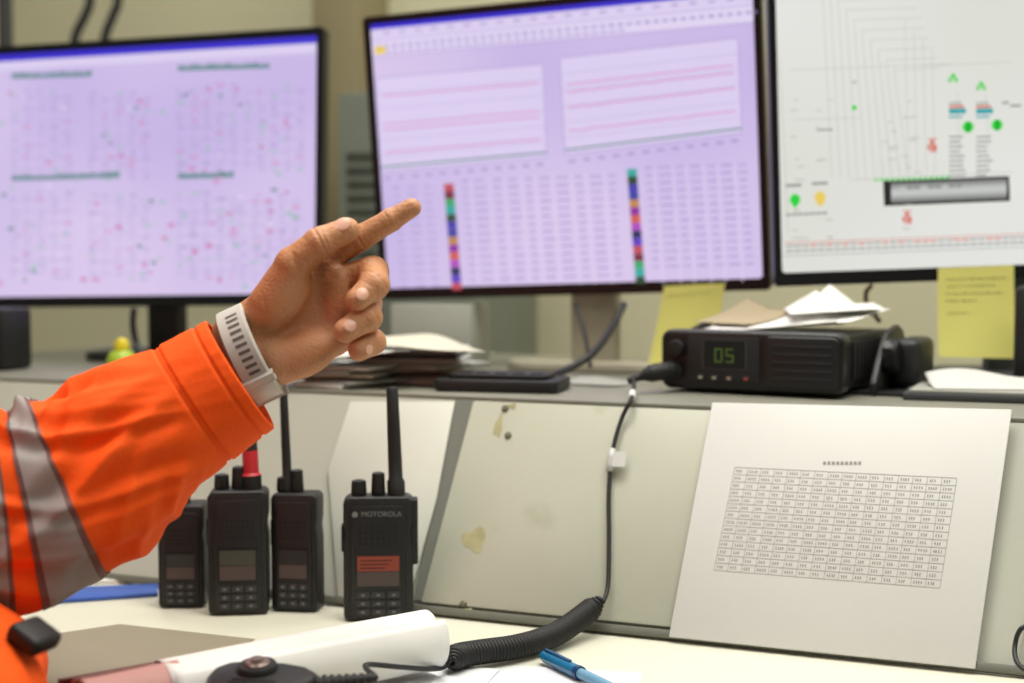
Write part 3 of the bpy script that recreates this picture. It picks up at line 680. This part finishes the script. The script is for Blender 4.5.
tube('cord_lead',catmull([s1,W(366,665,.960),W(400,667,.990),W(428,669,1.020),W(444,667,1.045),hel[0]],10),.0019,RUB,cord,n=8)
lip=PV(632,397,.008)
up=[hel[-1],PV(608,585,.012),PV(609,540,.010),PV(609,490,.010),PV(613,450,.010),PV(622,418,.010),lip,MS@Vector((-.026,-.008,.036))]
tube('cord_lead',catmull(up,12),.0020,RUB,cord,n=8)
cn=[MS@Vector((-.032,-.009,.038)),MS@Vector((-.024,-.006,.034)),MS@Vector((-.014,-.002,.027)),MS@Vector((-.005,0,.018)),MS@Vector((0,0,.0085))]
cp=catmull(cn,8); NN=len(cp)
tube('connector_plug',cp,[(.0036 if i<NN*.3 else .0036+.0052*min(1,(i-NN*.3)/(NN*.2)))*(1 if i%3 else .92) for i in range(NN)],RUB,cord,n=16)
tube('clear_collar',[PV(613,449,.010),PV(611,458,.010),PV(610,465,.010),PV(609,472,.010)],[.003,.0034,.0034,.003],mat('collar_grey','#b8b8b4',.3),cord,n=12)
prism('cord_tag',rrect(-.001,-.007,.011,.007,.001),0,.0006,mat('tag_grey','#c4c4c0',.5),PM@Matrix.Translation(PMI@PV(614,459,.012)),cord,bev=0)
tg=catmull([lip,MS@Vector((-.026,-.008,.036))],4); tube('cable_tie',[tg[0],tg[1]],[.0034,.0034],mat('tie_white','#d6d6d2',.4),cord,n=12)
# pen
a=D(543,664);b=D(604,694); a.z=b.z=DESK+.0068; dpen=(b-a).normalized()
xx=Vector((0,0,1)).cross(dpen).normalized(); PMt=fullM(a,xx,dpen.cross(xx).normalized(),dpen)
pen=empty('ballpoint_pen',PMt); info(pen,'blue ballpoint pen lying on the white paper','pen')
lathe('pen_cap',[(.0015,-.003),(.0036,0),(.0046,.004),(.0050,.03),(.0050,.052)],mat('pen_blue','#126a96',.3,coat=.3),PMt,pen,n=20)
lathe('pen_barrel',[(.0040,.0525),(.0040,.13),(.0030,.138),(.0008,.145)],mat('pen_clear','#6d9cbb',.2),PMt,pen,n=20)
box('pen_clip',(.0,.0056,.022),(.003,.0016,.036),mat('pen_blue_dark','#0f4d78',.3),PMt,pen,bev=.0005)
lathe('pen_ring',[(.0053,.050),(.0053,.0545)],mat('pen_navy','#123a66',.3),PMt,pen,n=20)
o=tube('usb_cable',catmull([W(1040,625,1.02),W(1022,628,1.02),W(1015,645,1.02),W(1017,662,1.01),W(1030,672,1.0),W(1060,676,1.0)]),.0018,CAB); info(o,'thin dark cable loop beside the printed board','cable')
# ------------------------------------------------------------ person : left hand by implicit surface
def caps(P,a,b,ra,rb):
    a=np.array(a,float);b=np.array(b,float); ba=b-a; h=np.clip(((P-a)@ba)/(ba@ba),0,1)
    return np.sqrt(((P-a-h[...,None]*ba)**2).sum(-1))-(ra+(rb-ra)*h)
def smin(a,b,k):
    h=np.clip(.5+.5*(b-a)/k,0,1); return b*(1-h)+a*h-k*h*(1-h)
def nets(F,o,h):
    S=F<0; n=[s-1 for s in F.shape]; acc=np.zeros(n+[3]); cnt=np.zeros(n)
    for ax in range(3):
        b,c=(ax+1)%3,(ax+2)%3
        for db in (0,1):
            for dc in (0,1):
                o0=[0,0,0];o0[b]=db;o0[c]=dc;o1=list(o0);o1[ax]=1
                f0=F[tuple(slice(k,k+m) for k,m in zip(o0,n))];f1=F[tuple(slice(k,k+m) for k,m in zip(o1,n))]
                m=(f0<0)!=(f1<0); t=np.where(m,f0/np.where(m,f0-f1,1),0)
                acc[...,ax]+=t; acc[...,b]+=m*db; acc[...,c]+=m*dc; cnt+=m
    act=cnt>0; idx=-np.ones(n,int); idx[act]=np.arange(act.sum())
    V=(acc[act]/cnt[act][:,None]+np.argwhere(act))*h+np.array(o); Fs=[]
    for ax in range(3):
        b,c=(ax+1)%3,(ax+2)%3
        sl0=[slice(None)]*3; sl1=[slice(None)]*3; sl0[ax]=slice(0,-1); sl1[ax]=slice(1,None)
        for q_ in (b,c): sl0[q_]=slice(1,-1); sl1[q_]=slice(1,-1)
        s0_,s1_=S[tuple(sl0)],S[tuple(sl1)]
        for inv in (0,1):
            m=(s0_&~s1_) if not inv else (~s0_&s1_)
            nd=np.argwhere(m); nd[:,b]+=1; nd[:,c]+=1
            def g(x,y):
                k=nd.copy(); k[:,b]-=x; k[:,c]-=y; return idx[k[:,0],k[:,1],k[:,2]]
            q4=np.stack([g(1,1),g(0,1),g(0,0),g(1,0)],1); Fs.append(q4[:,::-1] if inv else q4)
    return V,np.concatenate(Fs)
def hp(u,v,z): return (u-300.,310.-v,float(z))
step=1.3
X=np.arange(-140,135,step);Y=np.arange(-110,125,step);Zz=np.arange(-48,84,step)
G=np.stack(np.meshgrid(X,Y,Zz,indexing='ij'),-1).astype(np.float32)
def chain(pts,rad,k=3):
    d=None
    for i in range(len(pts)-1):
        c=caps(G,hp(*pts[i]),hp(*pts[i+1]),rad[i],rad[i+1]); d=c if d is None else smin(d,c,k)
    return d
def ell(c,r,ang=0):
    P=G-np.array(hp(*c)); t=math.radians(ang); x=P[...,0]*math.cos(t)+P[...,1]*math.sin(t); y=-P[...,0]*math.sin(t)+P[...,1]*math.cos(t)
    return (np.sqrt((x/r[0])**2+(y/r[1])**2+(P[...,2]/r[2])**2)-1)*min(r)
palm=chain([(175,404,0),(243,352,0)],[35,30])
for pts,rad in (([(236,336,-4),(262,318,-2)],[25,25]),([(252,364,-4),(276,360,0)],[26,25]),
    ([(255,345,-8),(322,264,-8)],[22,17]),([(258,350,-10),(340,284,-12)],[22,17]),([(262,355,-10),(338,306,-12)],[22,17]),
    ([(270,360,-6),(332,338,-8)],[24,19])):
    palm=smin(palm,chain(pts,rad),10)
palm=smin(palm,ell((284,302,14),(36,21,20),50),8)
palm=smin(palm,ell((302,356,8),(37,22,20),20),8)
palm=smin(palm,ell((338,292,6),(13,28,10),0),8)
palm=np.maximum(palm,-(ell((324,306,26),(15,24,13),-20)))
fingers={'index':([(322,262,-8),(360,238,-2),(390,221,2),(412,208,3)],[15.5,13,11.3,9.5]),
 'middle':([(340,278,-12),(373,272,2),(377,286,27),(362,301,38)],[16.5,15.2,14.2,12]),
 'ring':([(338,304,-12),(366,304,0),(370,318,25),(350,331,37)],[16.5,15.2,14,11.8]),
 'little':([(330,332,-8),(360,336,-6),(373,342,9),(362,350,25)],[15.5,14.2,13,11]),
 'thumb':([(274,302,14),(297,266,26),(324,245,30),(350,232,25)],[21,17,15.2,12.4])}
fd=[]
for kf,(pts,rad) in fingers.items():
    f=chain(pts,rad,3)
    for i in (1,2): f=smin(f,caps(G,hp(*pts[i]),tuple(np.array(hp(*pts[i]))+.1),rad[i]+.2,rad[i]+.2),3)
    fd.append(f)
for a,b in ((1,2),(2,3),(0,1),(0,4)):
    q_=np.exp(-((fd[a]-fd[b])/2.4)**2)*np.exp(-np.maximum(np.abs(np.minimum(fd[a],fd[b]))-3,0)/6)
    fd[a]=fd[a]+2.0*q_; fd[b]=fd[b]+2.0*q_
d=palm
for f,kf in zip(fd,fingers): 
    d=np.minimum(d,smin(palm,f,5 if kf!='thumb' else 9))
def creasering(kf,i,t,w,dp):
    global d
    pts,rad=fingers[kf]; a=np.array(hp(*pts[i]));b=np.array(hp(*pts[i+1])); ax=(b-a)/np.linalg.norm(b-a); c=a+(b-a)*t
    rel=G-c; s=rel@ax; r=np.sqrt(np.maximum((rel**2).sum(-1)-s*s,0)); d=d+dp*np.exp(-(s/w)**2)*np.exp(-np.maximum(r-rad[i]-3,0)/2)
creasering('index',1,.02,1.3,1.2);creasering('index',1,.14,1.1,.6);creasering('index',2,.0,1.2,1.0);creasering('index',2,-.12,1.,.5);creasering('thumb',2,.0,1.3,1.2);creasering('thumb',2,.15,1.1,.7);creasering('index',0,.55,1.2,.8)
creasering('middle',2,-.1,1.2,.8);creasering('ring',2,-.1,1.2,.8)
cre=[((300,258,46),(310,296,42),1.8,3.0),((310,296,42),(290,338,36),1.8,3.0),((320,268,14),(340,280,18),1.6,1.6),((262,302,36),(270,374,28),1.4,1.6),((270,300,36),(278,372,28),1.2,.9),((300,340,32),(326,318,24),1.6,1.8),((338,312,14),(348,322,14),1.5,1.2)]
for a,b,wd_,dp in cre:
    q_=np.exp(-(np.maximum(caps(G,hp(*a),hp(*b),0,0),0)/(wd_*1.6))**2); d=d+dp*q_
V,F=nets(d,(X[0],Y[0],Zz[0]),step)
sc=1.0/1400
HO=W(300,310,1.0); HM=Matrix.Translation(HO)@CR.to_4x4()
person=empty('person',Matrix.Translation((-.55,.7,0))); info(person,'person in orange high-visibility jacket pointing at a monitor','person')
def skinmat():
    m=mat('skin','#b97e52',.5,var=.10,scale=60,bump=.5,bscale=380,sss=.12); nt=m.node_tree;N=nt.nodes;Lk=nt.links; b=N['Principled BSDF']
    src=b.inputs['Base Color'].links[0].from_socket
    at=N.new('ShaderNodeAttribute'); at.attribute_name='tone'; mx=N.new('ShaderNodeMix'); mx.data_type='RGBA'
    Lk.new(at.outputs['Fac'],mx.inputs[0]); Lk.new(src,mx.inputs[6]); mx.inputs[7].default_value=hx('#d39a74'); Lk.new(mx.outputs[2],b.inputs['Base Color']); return m
SK=skinmat()
hand=mk('arm_and_hand',V*sc,F,SK,HM,smooth=True,parent=person)
tn=np.zeros(len(V))
for kf,(pts,rad) in fingers.items():
    for i in (2,3):
        pc_=np.array(hp(*pts[i])); tn+=.8*np.exp(-((V-pc_)**2).sum(1)/(rad[i]*1.2)**2)
for c_,r_ in (((285,365,25),26),((295,290,35),24),((330,320,20),22)):
    tn+=.7*np.exp(-((V-np.array(hp(*c_)))**2).sum(1)/r_**2)
at=hand.data.attributes.new('tone','FLOAT','POINT'); at.data.foreach_set('value',np.clip(tn,0,1).astype(np.float32))
NAIL=mat('fingernail','#dba790',.3,var=.04,coat=.3)
def fn(kf,side_,along=.92,ln=7,wd2=6.0,lift=.2):
    pts,rad=fingers[kf]; a=Vector(hp(*pts[2]));b=Vector(hp(*pts[3])); ax_=(b-a).normalized(); s_=Vector(side_); s_=(s_-ax_*s_.dot(ax_)).normalized()
    c=a.lerp(b,along); y=ax_; z=s_; x=y.cross(z); V2=[];F2=[];n=14
    for j in range(n+1):
        for i in range(n+1):
            aa=(i/n-.5)*2; bb=(j/n-.5)*2; w_=wd2*math.sqrt(max(0,1-.75*abs(bb)**2.6))
            p=c+x*(aa*w_)+y*(bb*ln*(1-.22*aa*aa))+z*(rad[3]*math.sqrt(max(.1,1-(aa*w_/rad[3])**2*.75))+.75-.08*ln*bb*bb+lift)
            V2.append(p*sc)
    for j in range(n):
        for i in range(n): F2.append((j*(n+1)+i,j*(n+1)+i+1,(j+1)*(n+1)+i+1,(j+1)*(n+1)+i))
    o=mk('fingernail',V2,F2,NAIL,HM,smooth=True,parent=hand); md=o.modifiers.new('s','SOLIDIFY'); md.thickness=.0006; md.offset=-.5
fn('middle',(.4,.4,1),ln=6.8,wd2=6.2,lift=.4); fn('ring',(.35,.35,1),ln=6.6,wd2=6.0,lift=.4); fn('little',(.9,.0,.6),ln=5.5,wd2=5,lift=.4); fn('thumb',(.1,.65,.9),ln=8,wd2=7.6,lift=.3); fn('index',(-.2,.4,-1),ln=7,wd2=5.6)
# watch
wc=Vector(hp(250,352,0)); axw=Vector((.90,.42,0)).normalized(); tw=Vector((-axw.y,axw.x,0))
STRAP=mat('strap_grey_white','#bfbcb6',.5,var=.03)
def ringpt(a,s_,r): return wc+axw*s_+tw*((45+r)*math.cos(a))+Vector((0,0,(37+r)*math.sin(a)))
V2=[];F2=[];n=72
prof_=[(-15,1),(-13,3.5),(13,3.5),(15,1),(15,-1),(-15,-1)]
for i in range(n):
    a=2*math.pi*i/n
    for s_,r in prof_: V2.append(ringpt(a,s_,r)*sc)
for i in range(n):
    j=(i+1)%n
    for k in range(6): F2.append((i*6+k,j*6+k,j*6+(k+1)%6,i*6+(k+1)%6))
watch=empty('wristwatch',HM@Matrix.Translation(wc*sc)); info(watch,'wristwatch with pale grey slotted rubber strap on wrist','watch')
mk('watch_strap',V2,F2,STRAP,HM,smooth=False,parent=watch,auto=50)
s=[];f=[]
for k in range(10):
    a=math.radians(38+k*8.8); base=len(s)
    for aa,ss in ((a-.035,-4),(a-.035,8),(a+.035,8),(a+.035,-4)): s.append(ringpt(aa,ss,3.85)*sc)
    f.append((base,base+1,base+2,base+3))
mk('strap_slots',s,f,mat('slot_grey','#5c5753',.7),HM,parent=watch)
def band(name,a0,a1,hs,r1,n_=8):
    V3=[];F3=[]
    for i in range(n_+1):
        a=math.radians(a0+(a1-a0)*i/n_)
        for s_,r in ((-hs,1),(-hs,r1),(hs,r1),(hs,1)): V3.append(ringpt(a,s_,r)*sc)
    for i in range(n_):
        for k in range(4): F3.append((i*4+k,(i+1)*4+k,(i+1)*4+(k+1)%4,i*4+(k+1)%4))
    F3.extend([(3,2,1,0),(n_*4,n_*4+1,n_*4+2,n_*4+3)])
    o=mk(name,V3,F3,STRAP,HM,parent=watch); md=o.modifiers.new('b','BEVEL'); md.width=.0007; md.segments=2
band('strap_loop',124,134,17.5,8); band('strap_end',134,176,14,6.5); band('strap_clasp',176,192,17,8)
wM=HM@fullM((wc+Vector((0,0,-44)))*sc,tw,axw,-tw.cross(axw)*-1)
box('watch_case',(0,0,0),(48*sc,44*sc,12*sc),BLACKG,wM,watch,bev=.003)
# ------------------------------------------------------------ sleeve
def cloth(name,c,fine=.2):
    return mat(name,c,.8,var=.04,scale=25,bump=fine,bscale=320,spec=.3)
OR=cloth('orange_fabric','#f25606')
fwd=(CR@Vector((0,0,-1)))
ctl=[(240,375,.992,62),(192,405,.988,68),(143,437,.98,79),(88,478,.972,93),(30,504,.962,101),(-40,515,.945,106),(-110,508,.91,112),(-185,450,.86,114),(-225,360,.80,114),(-240,270,.74,110)]
CP=catmull([W(u,v,d_) for u,v,d_,r in ctl],16)
RP=[p.x for p in catmull([Vector((r/FPX*d_,0,0)) for u,v,d_,r in ctl],16)]
SL=[0.]
for a,b in zip(CP[:-1],CP[1:]): SL.append(SL[-1]+(b-a).length)
TOT=SL[-1]
def interp(arr,s_):
    s_=min(max(s_,0),TOT); i=int(np.searchsorted(SL,s_)); i=min(max(i,1),len(SL)-1); t=(s_-SL[i-1])/(SL[i]-SL[i-1]); return arr[i-1]*(1-t)+arr[i]*t
def tang(s_):
    a=interp(CP,s_-.02);b=interp(CP,s_+.02); return (b-a).normalized()
def sa(x,e=.12): return math.sqrt(x*x+e*e)-e
def fold(s_,a):
    x=math.cos(a);y=math.sin(a)
    n1=noise.noise(Vector((s_*20+x*3.0,x*.6+s_*5,y*.9)))
    n2=noise.noise(Vector((s_*10-x*2.2+5,x*.8,y*.8+3)))
    n3=noise.noise(Vector((s_*34-x*3.2,x*.9,y*1.1+9)))
    amp=min(1,max(.10,(s_-.038)/.05))
    return amp*((.30-sa(n1,.05))*.018+(.30-sa(n2,.07))*.020+(.2-sa(n3,.04))*.009-.006)
def surf(s_,a,off=0,seams=True):
    c=interp(CP,s_); r=interp(RP,s_); t=tang(s_); sd=t.cross(fwd).normalized(); up_=sd.cross(t).normalized()
    g=fold(s_,a)
    if seams:
        for q_ in (.009,.037,.040): g-=.0018*math.exp(-((s_-q_)/.0011)**2)
        if s_<.038: g+=.0008
    rr=r+g+off
    return c+sd*(rr*math.cos(a))+up_*(rr*.84*math.sin(a))
def loftsurf(sf,s0,s1,ns,na,off=0,shear=0):
    V=[];F=[]
    for i in range(ns+1):
        for k in range(na):
            a=2*math.pi*k/na; V.append(sf(s0+(s1-s0)*i/ns+shear*math.cos(a),a,off))
    for i in range(ns):
        for k in range(na):
            j=(k+1)%na; F.append((i*na+k,i*na+j,(i+1)*na+j,(i+1)*na+k))
    return V,F
na=160; V,F=loftsurf(surf,0,TOT,480,na)
k0=len(V)
for q_,(ds,do) in enumerate(((-.0008,-.0010),(0.0,-.0025),(.03,-.005))):
    for k in range(na):
        a=2*math.pi*k/na; V.append(surf(max(ds,0),a,do,False)-(tang(0)*.0008 if ds<0 else Vector()))
ring=[list(range(na))]+[list(range(k0+i*na,k0+(i+1)*na)) for i in range(3)]
for A_,B_ in zip(ring[:-1],ring[1:]):
    for k in range(na):
        j=(k+1)%na; F.append((A_[j],A_[k],B_[k],B_[j]))
F=[tuple(reversed(f)) for f in F]
slv=mk('jacket_sleeve',V,F,OR,None,smooth=True,parent=person)
def tape(s0,s1,m,shear,off=.0016):
    V,F=loftsurf(surf,s0,s1,24,160,off,shear); F=[tuple(reversed(f)) for f in F]
    mk('reflective_tape',V,F,m,None,smooth=True,parent=slv)
TAPE=mat('reflective_tape','#8d8684',.65,metal=0,var=.04,scale=60); TB=mat('tape_border','#6e4a45',.7)
tape(.136,.169,TB,.006,.0010); tape(.140,.165,TAPE,.006,.0018)
tape(.182,.202,TB,.006,.0010); tape(.185,.199,TAPE,.006,.0018)
# torso
V=[];F=[];na=96;nz=80
def sst(x): x=min(1,max(0,x)); return x*x*(3-2*x)
for i in range(nz+1):
    f=i/nz; z=.50+.80*f
    cx=-.435-.19*sst((z-.80)/.16); cy=.83-.10*sst((z-.8)/.3); rx_=.155; ry_=.125
    if f>.85: k=(f-.85)/.15; rx_*=1-.55*k*k; ry_*=1-.4*k*k
    for k in range(na):
        a=2*math.pi*k/na; g=.010*noise.noise(Vector((math.cos(a)*2.5,math.sin(a)*2.5,z*18)))
        V.append((cx+(rx_+g)*math.cos(a),cy+(ry_+g)*math.sin(a),z))
for i in range(nz):
    for k in range(na):
        j=(k+1)%na; F.append((i*na+k,i*na+j,(i+1)*na+j,(i+1)*na+k))
F.append(tuple(range(na))[::-1]); F.append(tuple(nz*na+i for i in range(na)))
mk('jacket_torso',V,F,OR,None,smooth=True,parent=person)
pw=W(34,636,.85)
box('chest_pouch',(0,0,0),(.024,.026,.012),RUB,yawM(pw,-20)@Matrix.Rotation(.5,4,'Y'),person,bev=.004,seg=3)
